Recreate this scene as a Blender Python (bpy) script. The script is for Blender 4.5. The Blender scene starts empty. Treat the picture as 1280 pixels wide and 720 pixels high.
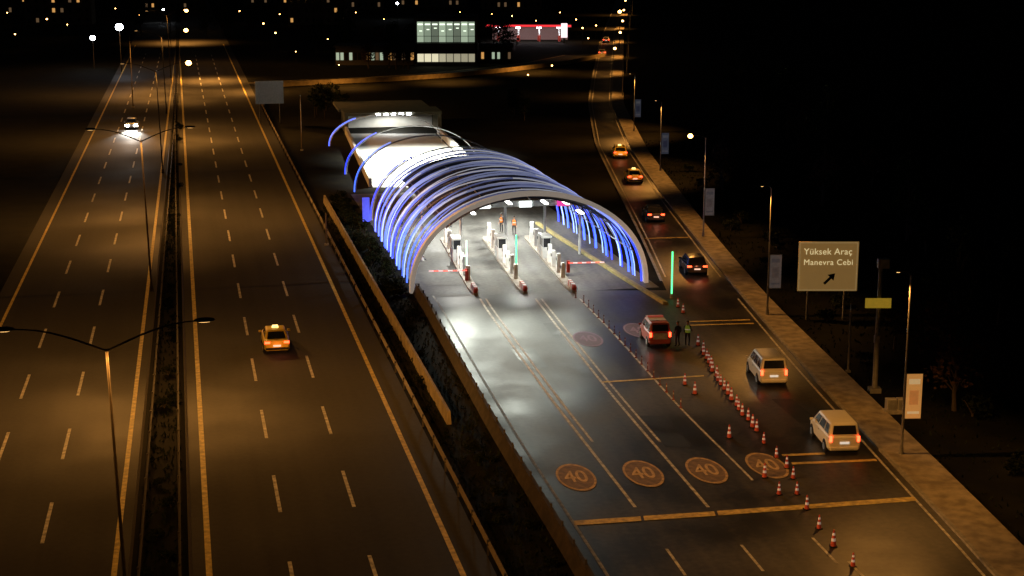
import bpy, math, random, bmesh
from mathutils import Vector, Matrix
random.seed(7)
R = math.radians
scene = bpy.context.scene
col = scene.collection

# ------------------------------------------------------------------ materials
def mat(name, c, rough=.6, metal=0.0, c2=None, scale=4.0, emit=None, es=0.0, bump=0.0, zgrad=None):
    m = bpy.data.materials.new(name); m.use_nodes = True
    nt = m.node_tree; b = nt.nodes['Principled BSDF']
    b.inputs['Base Color'].default_value = (*c, 1)
    b.inputs['Roughness'].default_value = rough
    b.inputs['Metallic'].default_value = metal
    if c2 is None: c2 = tuple(x*.72 for x in c)
    tc = nt.nodes.new('ShaderNodeTexCoord')
    nz = nt.nodes.new('ShaderNodeTexNoise'); nz.inputs['Scale'].default_value = scale
    nz.inputs['Detail'].default_value = 6
    nt.links.new(tc.outputs['Object'], nz.inputs['Vector'])
    rp = nt.nodes.new('ShaderNodeValToRGB')
    rp.color_ramp.elements[0].position = .35; rp.color_ramp.elements[1].position = .65
    rp.color_ramp.elements[0].color = (*c2, 1); rp.color_ramp.elements[1].color = (*c, 1)
    nt.links.new(nz.outputs['Fac'], rp.inputs['Fac'])
    nt.links.new(rp.outputs['Color'], b.inputs['Base Color'])
    if bump:
        bp = nt.nodes.new('ShaderNodeBump'); bp.inputs['Strength'].default_value = bump
        nt.links.new(nz.outputs['Fac'], bp.inputs['Height']); nt.links.new(bp.outputs['Normal'], b.inputs['Normal'])
    if emit:
        b.inputs['Emission Color'].default_value = (*emit, 1)
        b.inputs['Emission Strength'].default_value = es
    if zgrad:   # LED strips dim towards the crown; pale crown glow stands in for interior light
        z0, z1, e1, c1 = zgrad
        sp = nt.nodes.new('ShaderNodeSeparateXYZ'); nt.links.new(tc.outputs['Object'], sp.inputs[0])
        mr = nt.nodes.new('ShaderNodeMapRange'); mr.inputs['From Min'].default_value = z0; mr.inputs['From Max'].default_value = z1
        mr.inputs['To Min'].default_value = es; mr.inputs['To Max'].default_value = e1
        nt.links.new(sp.outputs['Z'], mr.inputs['Value']); nt.links.new(mr.outputs[0], b.inputs['Emission Strength'])
        r2 = nt.nodes.new('ShaderNodeValToRGB'); r2.color_ramp.elements[0].color = (*emit, 1); r2.color_ramp.elements[1].color = (*c1, 1)
        m2 = nt.nodes.new('ShaderNodeMapRange'); m2.inputs['From Min'].default_value = z0; m2.inputs['From Max'].default_value = z1
        nt.links.new(sp.outputs['Z'], m2.inputs['Value']); nt.links.new(m2.outputs[0], r2.inputs['Fac']); nt.links.new(r2.outputs['Color'], b.inputs['Emission Color'])
    return m

def asphalt(name, a, b_, rz, rough=.8, patch=.06, spec=.25, lo=.85, hi=1.35):
    m = bpy.data.materials.new(name); m.use_nodes = True
    nt = m.node_tree; L = nt.links; N = nt.nodes
    b = N['Principled BSDF']; b.inputs['Specular IOR Level'].default_value = spec
    tc = N.new('ShaderNodeTexCoord')
    mp = N.new('ShaderNodeMapping'); mp.inputs['Rotation'].default_value = (0, 0, -rz)
    L.new(tc.outputs['Object'], mp.inputs['Vector'])
    mp2 = N.new('ShaderNodeMapping'); mp2.inputs['Scale'].default_value = (.9, .02, 1)
    L.new(mp.outputs['Vector'], mp2.inputs['Vector'])
    n1 = N.new('ShaderNodeTexNoise'); n1.inputs['Scale'].default_value = 1.0; n1.inputs['Detail'].default_value = 3
    L.new(mp2.outputs['Vector'], n1.inputs['Vector'])
    n2 = N.new('ShaderNodeTexNoise'); n2.inputs['Scale'].default_value = patch; n2.inputs['Detail'].default_value = 5
    L.new(mp.outputs['Vector'], n2.inputs['Vector'])
    n3 = N.new('ShaderNodeTexNoise'); n3.inputs['Scale'].default_value = 3; n3.inputs['Detail'].default_value = 10
    L.new(mp.outputs['Vector'], n3.inputs['Vector'])
    a1 = N.new('ShaderNodeMath'); a1.operation = 'MULTIPLY_ADD'; L.new(n1.outputs['Fac'], a1.inputs[0]); a1.inputs[1].default_value = .6; L.new(n2.outputs['Fac'], a1.inputs[2])
    a2 = N.new('ShaderNodeMath'); a2.operation = 'MULTIPLY_ADD'; L.new(n3.outputs['Fac'], a2.inputs[0]); a2.inputs[1].default_value = .6; L.new(a1.outputs[0], a2.inputs[2])
    mr = N.new('ShaderNodeMapRange'); mr.inputs['From Min'].default_value = lo; mr.inputs['From Max'].default_value = hi
    L.new(a2.outputs[0], mr.inputs['Value'])
    rp = N.new('ShaderNodeValToRGB'); rp.color_ramp.elements[0].color = (*a, 1); rp.color_ramp.elements[1].color = (*b_, 1)
    L.new(mr.outputs[0], rp.inputs['Fac']); L.new(rp.outputs['Color'], b.inputs['Base Color'])
    mr2 = N.new('ShaderNodeMapRange'); mr2.inputs['To Min'].default_value = rough-.12; mr2.inputs['To Max'].default_value = rough+.12
    mr2.inputs['From Min'].default_value = .35; mr2.inputs['From Max'].default_value = .65
    L.new(n2.outputs['Fac'], mr2.inputs['Value']); L.new(mr2.outputs[0], b.inputs['Roughness'])
    bp = N.new('ShaderNodeBump'); bp.inputs['Strength'].default_value = .25; bp.inputs['Distance'].default_value = .02
    L.new(n3.outputs['Fac'], bp.inputs['Height']); L.new(bp.outputs['Normal'], b.inputs['Normal'])
    return m

# ------------------------------------------------------------------ mesh builder
class MB:
    def __init__(s): s.v = []; s.f = []; s.m = []
    def poly(self, pts, mi=0):
        n = len(self.v); self.v += [tuple(p) for p in pts]; self.f.append(tuple(range(n, n+len(pts)))); self.m.append(mi)
    def box(s, c, d, mi=0, rz=0.0, top=(1, 1)):
        n = len(s.v); hx, hy, hz = d[0]/2, d[1]/2, d[2]/2
        cr, sr = math.cos(rz), math.sin(rz)
        for z in (-1, 1):
            kx, ky = (top if z == 1 else (1, 1))
            for x, y in ((-1, -1), (1, -1), (1, 1), (-1, 1)):
                px, py = x*hx*kx, y*hy*ky
                s.v.append((c[0]+px*cr-py*sr, c[1]+px*sr+py*cr, c[2]+z*hz))
        for q in ((3, 2, 1, 0), (4, 5, 6, 7), (0, 1, 5, 4), (1, 2, 6, 5), (2, 3, 7, 6), (3, 0, 4, 7)):
            s.f.append(tuple(n+i for i in q)); s.m.append(mi)
    def rings(s, rings, cap=True, mi=0):
        n = len(s.v); k = len(rings[0])
        for r in rings: s.v += [tuple(p) for p in r]
        for i in range(len(rings)-1):
            for j in range(k):
                a = n+i*k+j; b = n+i*k+(j+1) % k
                s.f.append((a, b, b+k, a+k)); s.m.append(mi)
        if cap:
            s.f.append(tuple(n+j for j in reversed(range(k)))); s.m.append(mi)
            s.f.append(tuple(n+(len(rings)-1)*k+j for j in range(k))); s.m.append(mi)
    def tube(s, path, r, n=6, mi=0, flat=1.0):
        path = [Vector(p) for p in path]
        rr = r if isinstance(r, (list, tuple)) else [r]*len(path)
        t0 = (path[1]-path[0]).normalized()
        up = Vector((0, 0, 1)) if abs(t0.z) < .9 else Vector((1, 0, 0))
        u = t0.cross(up).normalized(); out = []
        for i, p in enumerate(path):
            if i == 0: t = t0
            elif i == len(path)-1: t = (path[i]-path[i-1]).normalized()
            else: t = (path[i+1]-path[i-1]).normalized()
            u = (u-t*u.dot(t)).normalized(); w = t.cross(u)
            out.append([p+u*math.cos(2*math.pi*j/n)*rr[i]+w*math.sin(2*math.pi*j/n)*rr[i]*flat for j in range(n)])
        s.rings(out, True, mi)
    def cyl(s, p0, p1, r0, r1=None, n=10, mi=0):
        s.tube([p0, p1], [r0, r0 if r1 is None else r1], n, mi)
    def ribbon(s, A, B, mi=0):
        n = len(s.v)
        for a, b in zip(A, B): s.v.append(tuple(a)); s.v.append(tuple(b))
        for i in range(len(A)-1):
            s.f.append((n+2*i, n+2*i+1, n+2*i+3, n+2*i+2)); s.m.append(mi)
    def ball(s, c, r, n=10, k=6, mi=0, lo=-90, hi=90):
        rings = []
        for i in range(k+1):
            a = R(lo+(hi-lo)*i/k)
            q = max(math.cos(a), .02)
            rings.append([(c[0]+r[0]*q*math.cos(2*math.pi*j/n), c[1]+r[1]*q*math.sin(2*math.pi*j/n), c[2]+r[2]*math.sin(a)) for j in range(n)])
        s.rings(rings, True, mi)
    def mesh(s, name, mats, smooth=False):
        me = bpy.data.meshes.new(name); me.from_pydata(s.v, [], s.f)
        for m in (mats if isinstance(mats, (list, tuple)) else [mats]): me.materials.append(m)
        me.polygons.foreach_set('material_index', s.m)
        if smooth: me.polygons.foreach_set('use_smooth', [True]*len(s.f))
        bm = bmesh.new(); bm.from_mesh(me); bmesh.ops.recalc_face_normals(bm, faces=bm.faces); bm.to_mesh(me); bm.free()
        me.update(); return me
    def obj(s, name, mats, parent=None, smooth=False, bevel=0, loc=(0, 0, 0), rz=0):
        o = bpy.data.objects.new(name, s.mesh(name, mats, smooth)); col.objects.link(o)
        o.location = loc; o.rotation_euler = (0, 0, rz)
        if parent: o.parent = parent
        if bevel:
            b = o.modifiers.new('bevel', 'BEVEL'); b.width = bevel; b.segments = 2; b.limit_method = 'ANGLE'; b.angle_limit = R(35)
        return o

def thing(name, label, cat, loc=(0, 0, 0), rz=0, group=None):
    e = bpy.data.objects.new(name, None); col.objects.link(e); e.location = loc; e.rotation_euler = (0, 0, rz)
    e.empty_display_size = .3
    e['label'] = label; e['category'] = cat
    if group: e['group'] = group
    return e
def tag(o, label, cat, group=None, kind=None):
    o['label'] = label; o['category'] = cat
    if group: o['group'] = group
    if kind: o['kind'] = kind
    return o
def dup(src, loc, rz=0, sc=1, label=None):
    def rec(o, par):
        c = o.copy(); col.objects.link(c)
        if par is not None:
            c.parent = par; c.matrix_parent_inverse = o.matrix_parent_inverse.copy()
        for ch in o.children: rec(ch, c)
        return c
    n = rec(src, None); n.location = loc; n.rotation_euler = (0, 0, rz); n.scale = (sc, sc, sc)
    if label: n['label'] = label
    return n
def child(mesh, name, parent, loc=(0, 0, 0), rz=0):
    o = bpy.data.objects.new(name, mesh); col.objects.link(o); o.parent = parent; o.location = loc; o.rotation_euler = (0, 0, rz); return o

def text_mesh(s, size, m, parent, loc, rot, name, sx=1, sy=1, align='CENTER', sp=1.0, off=.012):
    cu = bpy.data.curves.new(name, 'FONT'); cu.body = s; cu.size = size; cu.align_x = align; cu.align_y = 'CENTER'; cu.extrude = .002; cu.offset = size*off
    cu.space_character = sp
    t = bpy.data.objects.new(name, cu); col.objects.link(t)
    bpy.context.view_layer.update()
    me = bpy.data.meshes.new_from_object(t.evaluated_get(bpy.context.evaluated_depsgraph_get()))
    bpy.data.objects.remove(t); me.materials.clear(); me.materials.append(m)
    o = bpy.data.objects.new(name, me); col.objects.link(o); o.parent = parent; o.location = loc; o.rotation_euler = rot; o.scale = (sx, sy, 1)
    return o

def light(name, loc, energy, color, parent=None, kind='SPOT', angle=150, blend=.4, bat=False, rot=(0, 0, 0), rad=.03, size=1, sizey=None):
    l = bpy.data.lights.new(name, kind); l.energy = energy; l.color = color
    if kind == 'SPOT': l.spot_size = R(angle); l.spot_blend = blend
    if kind in ('SPOT', 'POINT'): l.shadow_soft_size = rad
    if kind == 'AREA':
        l.size = size
        if sizey: l.shape = 'RECTANGLE'; l.size_y = sizey
    if bat:
        l.use_nodes = True; nt = l.node_tree
        em = nt.nodes['Emission']
        tc = nt.nodes.new('ShaderNodeTexCoord'); sx = nt.nodes.new('ShaderNodeSeparateXYZ')
        nt.links.new(tc.outputs['Normal'], sx.inputs[0])
        ab = nt.nodes.new('ShaderNodeMath'); ab.operation = 'ABSOLUTE'; nt.links.new(sx.outputs['Z'], ab.inputs[0])
        pw = nt.nodes.new('ShaderNodeMath'); pw.operation = 'POWER'; nt.links.new(ab.outputs[0], pw.inputs[0]); pw.inputs[1].default_value = 3.2
        mx = nt.nodes.new('ShaderNodeMath'); mx.operation = 'MAXIMUM'; nt.links.new(pw.outputs[0], mx.inputs[0]); mx.inputs[1].default_value = .022
        dv = nt.nodes.new('ShaderNodeMath'); dv.operation = 'DIVIDE'; dv.inputs[0].default_value = 1; nt.links.new(mx.outputs[0], dv.inputs[1])
        nt.links.new(dv.outputs[0], em.inputs['Strength'])
    o = bpy.data.objects.new(name, l); col.objects.link(o); o.location = loc; o.rotation_euler = rot
    if parent: o.parent = parent
    return o

HS, HC = .2027, .9792
HR = math.atan2(HS, HC)
def F(o, t, z=0): return Vector((o*HC-t*HS, o*HS+t*HC, z))
def oL(o, t): return o+.01*(t-70)
def lerp_line(pts, y):
    if y <= pts[0][1]: a, b = pts[0], pts[1]
    elif y >= pts[-1][1]: a, b = pts[-2], pts[-1]
    else:
        for a, b in zip(pts, pts[1:]):
            if a[1] <= y <= b[1]: break
    k = (y-a[1])/(b[1]-a[1]); return a[0]+(b[0]-a[0])*k
def smoothline(pts, y, w=6):
    return sum(lerp_line(pts, y+d) for d in (-w, -w/2, 0, w/2, w))/5

ORANGE = (1.0, .42, .08)
WHITE = (1.0, 1.0, .90)

# ------------------------------------------------------------------ palette
M_ground = mat('soil_and_grass', (.010, .010, .006), .95, c2=(.004, .004, .003), scale=.35, bump=.4)
M_asph = asphalt('asphalt_highway', (.029, .027, .025), (.048, .045, .041), HR)
M_asph2 = asphalt('asphalt_plaza', (.017, .016, .015), (.062, .057, .050), .16, rough=.50, patch=.14, spec=.45, lo=.98, hi=1.28)
M_conc_ramp = mat('concrete_ramp', (.62, .62, .58), .8, c2=(.55, .55, .51), scale=.8)
M_pave = mat('pavement_slabs', (.36, .31, .23), .85, c2=(.19, .16, .12), scale=1.3, bump=.2)
M_kerb = mat('kerb_concrete', (.34, .32, .28), .85, c2=(.20, .19, .17), scale=2.5)
M_white = mat('marking_white_paint', (.72, .69, .62), .7, c2=(.30, .29, .26), scale=3)
M_yel = mat('marking_yellow_paint', (.80, .62, .18), .7, c2=(.42, .32, .10), scale=3)
M_orange_disc = mat('marking_tan_disc', (.27, .18, .10), .8, c2=(.14, .10, .06), scale=3)
M_orange_ring = mat('marking_tan_ring', (.66, .46, .22), .8, c2=(.34, .24, .12), scale=4)
M_steel = mat('galvanised_steel', (.30, .30, .29), .5, .4, scale=3)
M_dark = mat('dark_painted_metal', (.02, .018, .016), .7, .2)
M_ochre = mat('brown_painted_pole', (.09, .07, .045), .7, .1)
M_wall = mat('parapet_concrete', (.33, .26, .14), .85, c2=(.20, .155, .085), scale=1.2, bump=.15)
M_leaf = mat('foliage_dark', (.028, .045, .014), .85, c2=(.010, .018, .006), scale=.9)
M_leafd = mat('foliage_very_dark', (.016, .022, .007), .95, c2=(.006, .009, .003), scale=.9)
M_leaf2 = mat('foliage_dry', (.08, .045, .025), .85, c2=(.04, .025, .015), scale=.9)
for mm_ in (M_leaf, M_leafd, M_leaf2, M_ground): mm_.node_tree.nodes['Principled BSDF'].inputs['Specular IOR Level'].default_value = .08
M_bark = mat('bark', (.06, .045, .03), .9, scale=6)
M_wsteel = mat('white_painted_steel', (.70, .71, .70), .5, c2=(.55, .56, .55), scale=2)
M_gsteel = mat('grey_painted_steel', (.32, .33, .35), .5, c2=(.24, .25, .27), scale=2)
M_glass = mat('dark_glass', (.02, .022, .025), .1, 0)
M_rubber = mat('rubber', (.015, .015, .015), .85)
M_rim = mat('wheel_rim', (.45, .45, .46), .35, .8)
M_tail = mat('tail_light_lit', (.5, .02, .01), .3, emit=(1, .05, .015), es=9)
M_head = mat('headlight_lit', (1, 1, 1), .3, emit=(1, .97, .85), es=80)
M_head_off = mat('headlight_clear', (.7, .7, .7), .15)
M_plate = mat('number_plate', (.75, .75, .72), .4)
M_red = mat('red_plastic', (.42, .04, .025), .5, c2=(.28, .03, .015))
M_refl = mat('reflective_white', (.6, .58, .55), .5)
M_green_led = mat('green_led', (.1, .8, .3), .4, emit=(.10, 1.0, .34), es=2.2)
M_pale_led = mat('pale_led', (.7, .9, .8), .4, emit=(.65, 1.0, .78), es=1.6)
M_lamp = mat('sodium_lens', (1, .7, .3), .4, emit=(1, .50, .12), es=22)
M_lampw = mat('white_lamp_lens', (1, 1, 1), .4, emit=(.85, .92, 1), es=40)
M_lens_dim = mat('lens_underside', (1, .7, .3), .4, emit=(1, .55, .18), es=3)
M_blue = [mat('led_deep_blue', (.1, .15, .9), .4, emit=(.02, .05, 1.0), es=1.9, zgrad=(3.0, 6.8, .16, (.38, .44, .92))),
          mat('led_blue', (.2, .3, .9), .4, emit=(.05, .14, 1.0), es=2.1, zgrad=(3.2, 7.0, .26, (.46, .52, .88))),
          mat('led_pale_blue', (.6, .7, 1), .4, emit=(.24, .42, 1.0), es=1.6, zgrad=(3.0, 7.0, .38, (.70, .71, .80)))]
M_membr = mat('roof_membrane', (.06, .06, .065), .7, c2=(.04, .04, .045), scale=.6)

# ------------------------------------------------------------------ ground and roads
g = MB(); S = 2200
nx = 40
for i in range(nx):
    for j in range(nx):
        x0 = -S+2*S*i/nx; x1 = -S+2*S*(i+1)/nx; y0 = -400+(2*S)*j/nx; y1 = -400+2*S*(j+1)/nx
        g.poly([(x0, y0, -.02), (x1, y0, -.02), (x1, y1, -.02), (x0, y1, -.02)])
o = g.obj('ground', M_ground); tag(o, 'dark grass and bare soil around the roads', 'ground', kind='structure')

def strip_F(o0, o1, t0, t1, z, left=False, step=10):
    A = []; B = []; n = max(1, int((t1-t0)/step))
    for i in range(n+1):
        t = t0+(t1-t0)*i/n
        a, b = (oL(o0, t), oL(o1, t)) if left else (o0, o1)
        A.append(F(a, t, z)); B.append(F(b, t, z))
    return A, B
m = MB(); m.ribbon(*strip_F(-.5, 12.9, 20, 760, 0)); hw = m.obj('highway_road', M_asph)
tag(hw, 'three-lane asphalt highway carriageway lit by sodium lamps', 'road', kind='structure')
m = MB(); m.ribbon(*strip_F(-15.3, -3.1, 20, 760, 0, True)); hl = m.obj('highway_road', M_asph)
tag(hl, 'oncoming three-lane asphalt highway carriageway with worn lane dashes', 'road', kind='structure')
def sv_off(t): return -max(0, t-150)**1.6*.012
def strip_S(o0, o1, t0, t1, z):
    A = []; B = []
    t = t0
    while t <= t1: A.append(F(o0+sv_off(t), t, z)); B.append(F(o1+sv_off(t), t, z)); t += 8
    return A, B
m = MB(); m.ribbon(*strip_S(-27, -17.3, 20, 420, -.004)); hs = m.obj('service_road', M_asph)
tag(hs, 'dim asphalt slip road curving away beside the highway', 'road', kind='structure')

mk = MB(); Z = .006
def dashF(o, tc, ln, w, left=False):
    a = oL(o, tc-ln/2) if left else o; b = oL(o, tc+ln/2) if left else o
    mk.poly([F(a-w/2, tc-ln/2, Z), F(a+w/2, tc-ln/2, Z), F(b+w/2, tc+ln/2, Z), F(b-w/2, tc+ln/2, Z)], 0)
mk.ribbon(*strip_F(.20, .48, 30, 420, Z), mi=1)
mk.ribbon(*strip_F(11.3, 11.56, 30, 420, Z), mi=1)
for k in range(-2, 26):
    for oo in (3.95, 7.6): dashF(oo, 78.4+12.1*k, 5.6, .18)
mk.obj('lane_marking', [M_white, M_yel], hw)
mk = MB()
mk.ribbon(*strip_F(-3.95, -3.70, 30, 420, Z, True), mi=1)
mk.ribbon(*strip_F(-14.15, -13.93, 30, 420, Z, True), mi=1)
for k in range(-2, 26):
    for oo in (-7.3, -10.7): dashF(oo, 76.5+12.5*k, 5.6, .18, True)
mk.obj('lane_marking', [M_white, M_yel], hl)
mk = MB(); mk.ribbon(*strip_S(-17.9, -17.7, 30, 400, Z)); mk.ribbon(*strip_S(-26.4, -26.2, 30, 400, Z)); mk.obj('lane_marking', M_yel, hs)

m = MB(); A = []; B = []
for i in range(60):
    t = 20+i*12.0
    A.append(F(oL(-3.1, t), t, .10)); B.append(F(-.55, t, .10))
m.ribbon(A, B)
m.ribbon([p-Vector((0, 0, .13)) for p in A], A); m.ribbon(B, [p-Vector((0, 0, .13)) for p in B])
md = m.obj('median_strip', M_ground); tag(md, 'raised dark grass median between the highway carriageways', 'median', kind='structure')
m = MB()
M_kerbd = mat('dirty_kerb', (.06, .05, .04), .9)
m.tube([F(-.5, t, .05) for t in range(20, 720, 50)], .10, 4); m.obj('kerb', M_kerbd, md)
m = MB(); m.tube([F(oL(-3.12, t), t, .05) for t in range(20, 720, 50)], .10, 4); m.obj('kerb', M_kerbd, md)

KERB = [(22.3, 50), (21.4, 68.6), (20.6, 80), (19.1, 102.6), (17.7, 130.5), (16.4, 169), (15.7, 207), (16.6, 267), (19.4, 311), (29.8, 464), (42, 612), (52, 740)]
OUT = [(24.9, 50), (23.9, 69), (22.9, 83.5), (21.4, 103.6), (20.1, 121.5), (19.2, 144.5), (18.5, 174.6), (17.8, 207), (18.6, 267), (21.6, 311), (32, 464), (44.2, 612), (54.5, 740)]
PL = [(6.5, 50), (3.5, 67), (1.9, 75), (-.1, 85), (-2.1, 96), (-4.6, 110), (-6.6, 121.5), (-7.4, 125)]
RL = [(12.4, 118), (12.3, 146), (11.9, 174.6), (11.4, 215), (12.9, 267), (15.6, 311), (26, 464), (38, 612), (48, 740)]
ys = [50+3*i for i in range(26)]
m = MB(); m.ribbon([(smoothline(PL, y), y, .004) for y in ys], [(smoothline(KERB, y), y, .004) for y in ys])
pz = m.obj('toll_plaza_road', M_asph2); tag(pz, 'wide worn asphalt approach to the toll lanes', 'road', kind='structure')
ys2 = [125+5*i for i in range(124)]
m = MB(); m.ribbon([(smoothline(RL, y), y, .004) for y in ys2], [(smoothline(KERB, y), y, .004) for y in ys2])
rr = m.obj('side_road', M_asph2); tag(rr, 'narrow asphalt road climbing past the toll canopy', 'road', kind='structure')
ys3 = [50+4*i for i in range(172)]
m = MB()
K = [(smoothline(KERB, y), y) for y in ys3]; O2 = [(smoothline(OUT, y), y) for y in ys3]
m.ribbon([(x, y, .13) for x, y in K], [(x, y, .13) for x, y in O2])
m.ribbon([(x, y, .13) for x, y in O2], [(x, y, -.1) for x, y in O2])
sw = m.obj('pavement', M_pave); tag(sw, 'paved footway with kerb lit orange by street lamps', 'pavement', kind='structure')
m = MB(); m.ribbon([(x-.02, y, 0) for x, y in K], [(x-.02, y, .136) for x, y in K]); m.ribbon([(x-.02, y, .136) for x, y in K], [(x+.2, y, .137) for x, y in K])
m.obj('kerb', M_kerb, sw)
m = MB(); yy = [128+5*i for i in range(60)]
E = [(smoothline(RL, y), y) for y in yy]
m.ribbon([(x, y, 0) for x, y in E], [(x, y, .13) for x, y in E]); m.ribbon([(x-.25, y, .13) for x, y in E], [(x, y, .13) for x, y in E])
m.obj('kerb', M_kerb, rr)
def C(o, t, z=0): # canopy frame
    return Vector((1.5+o*HC-t*HS, 126+o*HS+t*HC, z))
m = MB(); m.ribbon([C(-9.2, t, .008) for t in (-2, 20, 50)], [C(10.2, t, .008) for t in (-2, 20, 50)])
tf = m.obj('toll_lane_road', asphalt('asphalt_toll_lanes', (.04, .04, .038), (.15, .15, .14), .14, rough=.6, patch=.3)); tag(tf, 'brightly lit pale lanes under the toll canopy', 'road', kind='structure')
m = MB(); m.ribbon([(-15.6, 178, .012), (-23.2, 227, .012)], [(-2.6, 178, .012), (-10.9, 227, .012)])
rp_ = m.obj('ramp_road', M_conc_ramp); tag(rp_, 'floodlit pale concrete ramp leading to the tunnel', 'road', kind='structure')

# plaza markings
L1 = [(9.0, 60), (6.18, 75.4), (2.45, 94.2), (-2.5, 121.5), (-5.6, 146.4)]
L2 = [(12.6, 60), (9.66, 76.2), (6.37, 94.2), (2.96, 115), (-1.45, 142.6)]
L3 = [(16.0, 60), (12.6, 79.6), (10.1, 92.6), (7.4, 110.2), (4.4, 127), (3.5, 138.9)]
mk = MB(); Z = .016
def pline(P, y0, y1, off, w, mi=0, z=Z):
    n = int((y1-y0)/3)+1
    yy = [y0+(y1-y0)*i/n for i in range(n+1)]
    mk.ribbon([(smoothline(P, y, 4)+off-w/2, y, z) for y in yy], [(smoothline(P, y, 4)+off+w/2, y, z) for y in yy], mi)
for P in (L1, L2):
    pline(P, 75.5, 122, 0, .17)
    pline(P, 86, 122, .46, .15)
pline(L3, 79.5, 122, 0, .14)
pline(PL, 55, 123, .75, .16)
pline(KERB, 55, 122, -.45, .14)
def bar(a, b, w, mi=1):
    a = Vector((*a, Z+.004)); b = Vector((*b, Z+.004)); h = Vector((0, w/2, 0))
    mk.poly([a-h, b-h, b+h, a+h], mi)
for a, b in (((3.0, 73.3), (6.3, 73.9)), ((6.45, 73.95), (10, 74.6)), ((10.15, 74.65), (20.4, 76.7))): bar(a, b, .62)
bar((5.7, 98.2), (12.4, 99.7), .28); bar((12.9, 114.4), (17.6, 115), .3); bar((13.0, 113.3), (17.7, 113.9), .3)
bar((14.8, 83.6), (17.2, 83.9), .35); bar((15.1, 82.2), (19.8, 82.8), .35)
for x, y in ((7.46, 68.4), (11.0, 68.9), (14.5, 69.8), (15.6, 66.9)):
    d = Vector((-.17, .985, 0))*1.6; h = Vector((.07, 0, 0)); c = Vector((x, y, Z))
    mk.poly([c-d-h, c-d+h, c+d+h, c+d-h], 0)
mk.obj('lane_marking', [M_white, M_yel], pz)
mk = MB(); bar((12.4, 147.2), (16.8, 147.8), .35); bar((12.2, 205), (15.4, 205.3), .35)
pline(KERB, 130, 600, -.4, .13); pline(RL, 130, 600, .4, .13)
mk.obj('lane_marking', [M_white, M_yel], rr)
mk = MB()
for x, y, w_, l_ in ((1.2, 104, 1.6, 5), (5.0, 101, 1.4, 3.4), (8.8, 88, 1.5, 6), (3.2, 112, 1.2, 4), (17, 92, 1.3, 5)):
    d = Vector((-.17, .985, 0))*l_/2; h = Vector((w_/2, 0, 0)); c = Vector((x, y, .009)); mk.poly([c-d-h, c-d+h, c+d+h, c+d-h], 0)
mk.obj('asphalt_patch', asphalt('asphalt_patch', (.016, .016, .015), (.034, .033, .030), .14, rough=.5, patch=.4), pz)
def speed_mark(x, y, mats, sc=1.0):
    d = MB(); rzz = .15; n = 36; cr, sr = math.cos(rzz), math.sin(rzz)
    def P(a, k, z): px, py = math.cos(a)*1.02*k, math.sin(a)*2.15*k; return (px*cr-py*sr, px*sr+py*cr, z)
    d.poly([P(2*math.pi*i/n, .88, .020) for i in range(n)], 0)
    for i in range(n):
        a, b = 2*math.pi*i/n, 2*math.pi*(i+1)/n
        d.poly([P(a, .88, .021), P(a, 1, .021), P(b, 1, .021), P(b, .88, .021)], 1)
    ob = d.obj('speed_limit_marking', mats[:2], pz, loc=(x, y, 0))
    text_mesh('40', 1.25, mats[2], ob, (0, 0, .026), (0, 0, rzz), 'speed_number', 1.0, 2.0)
M_num = mat('marking_number', (.74, .54, .30), .8, c2=(.42, .30, .17), scale=4)
for x, y in ((3.37, 80), (6.95, 80.6), (10.36, 81.1), (13.7, 81.9)): speed_mark(x, y, [M_orange_disc, M_orange_ring, M_num])
M_fd = mat('marking_faded_disc', (.15, .105, .19), .8, scale=3); M_fr = mat('marking_faded_ring', (.30, .21, .36), .8, scale=3)
for x, y in ((5.35, 109.3), (9.1, 111.8)): speed_mark(x, y, [M_fd, M_fr, M_fr])

# connecting road behind the portal
CR = [F(13, 268), F(13.5, 285), Vector((-45, 297, 0)), Vector((-36, 303, 0)), Vector((-24, 309, 0)), Vector((-12, 318, 0)), Vector((0, 332, 0)), Vector((12, 350, 0)), Vector((21, 372, 0))]
def offs(P, d, z):
    out = []
    for i, p in enumerate(P):
        t = (P[min(i+1, len(P)-1)]-P[max(i-1, 0)]).normalized(); out.append(Vector((p.x+t.y*d, p.y-t.x*d, z)))
    return out
m = MB(); m.ribbon(offs(CR[2:], 0.3, .03), offs(CR[2:], -10, .03)); o = m.obj('link_road', M_asph); tag(o, 'curving two-lane link road crossing behind the tunnel portal', 'road', kind='structure')
m2 = MB(); m2.ribbon(offs(CR[2:], -.6, .04), offs(CR[2:], -.95, .04)); m2.ribbon(offs(CR[2:], -9.2, .04), offs(CR[2:], -9.5, .04)); m2.obj('lane_marking', M_yel, o)
m = MB(); A = offs(CR, .3, 0); B = offs(CR, .6, 0)
m.rings([[a, Vector((a.x, a.y, .85)), Vector((b.x, b.y, .85)), b] for a, b in zip(A, B)])
o = m.obj('parapet_wall', M_wall); tag(o, 'long low concrete parapet wall along the curving link road', 'wall')

m = MB()
ts = [88.2+4*i for i in range(21)]
m.rings([[F(14.38, t, -.05), F(14.44, t, .8), F(14.60, t, .8), F(14.66, t, -.05)] for t in ts])
o = m.obj('parapet_wall', M_wall); tag(o, 'low ochre concrete retaining wall between highway and toll ramp', 'wall')

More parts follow.
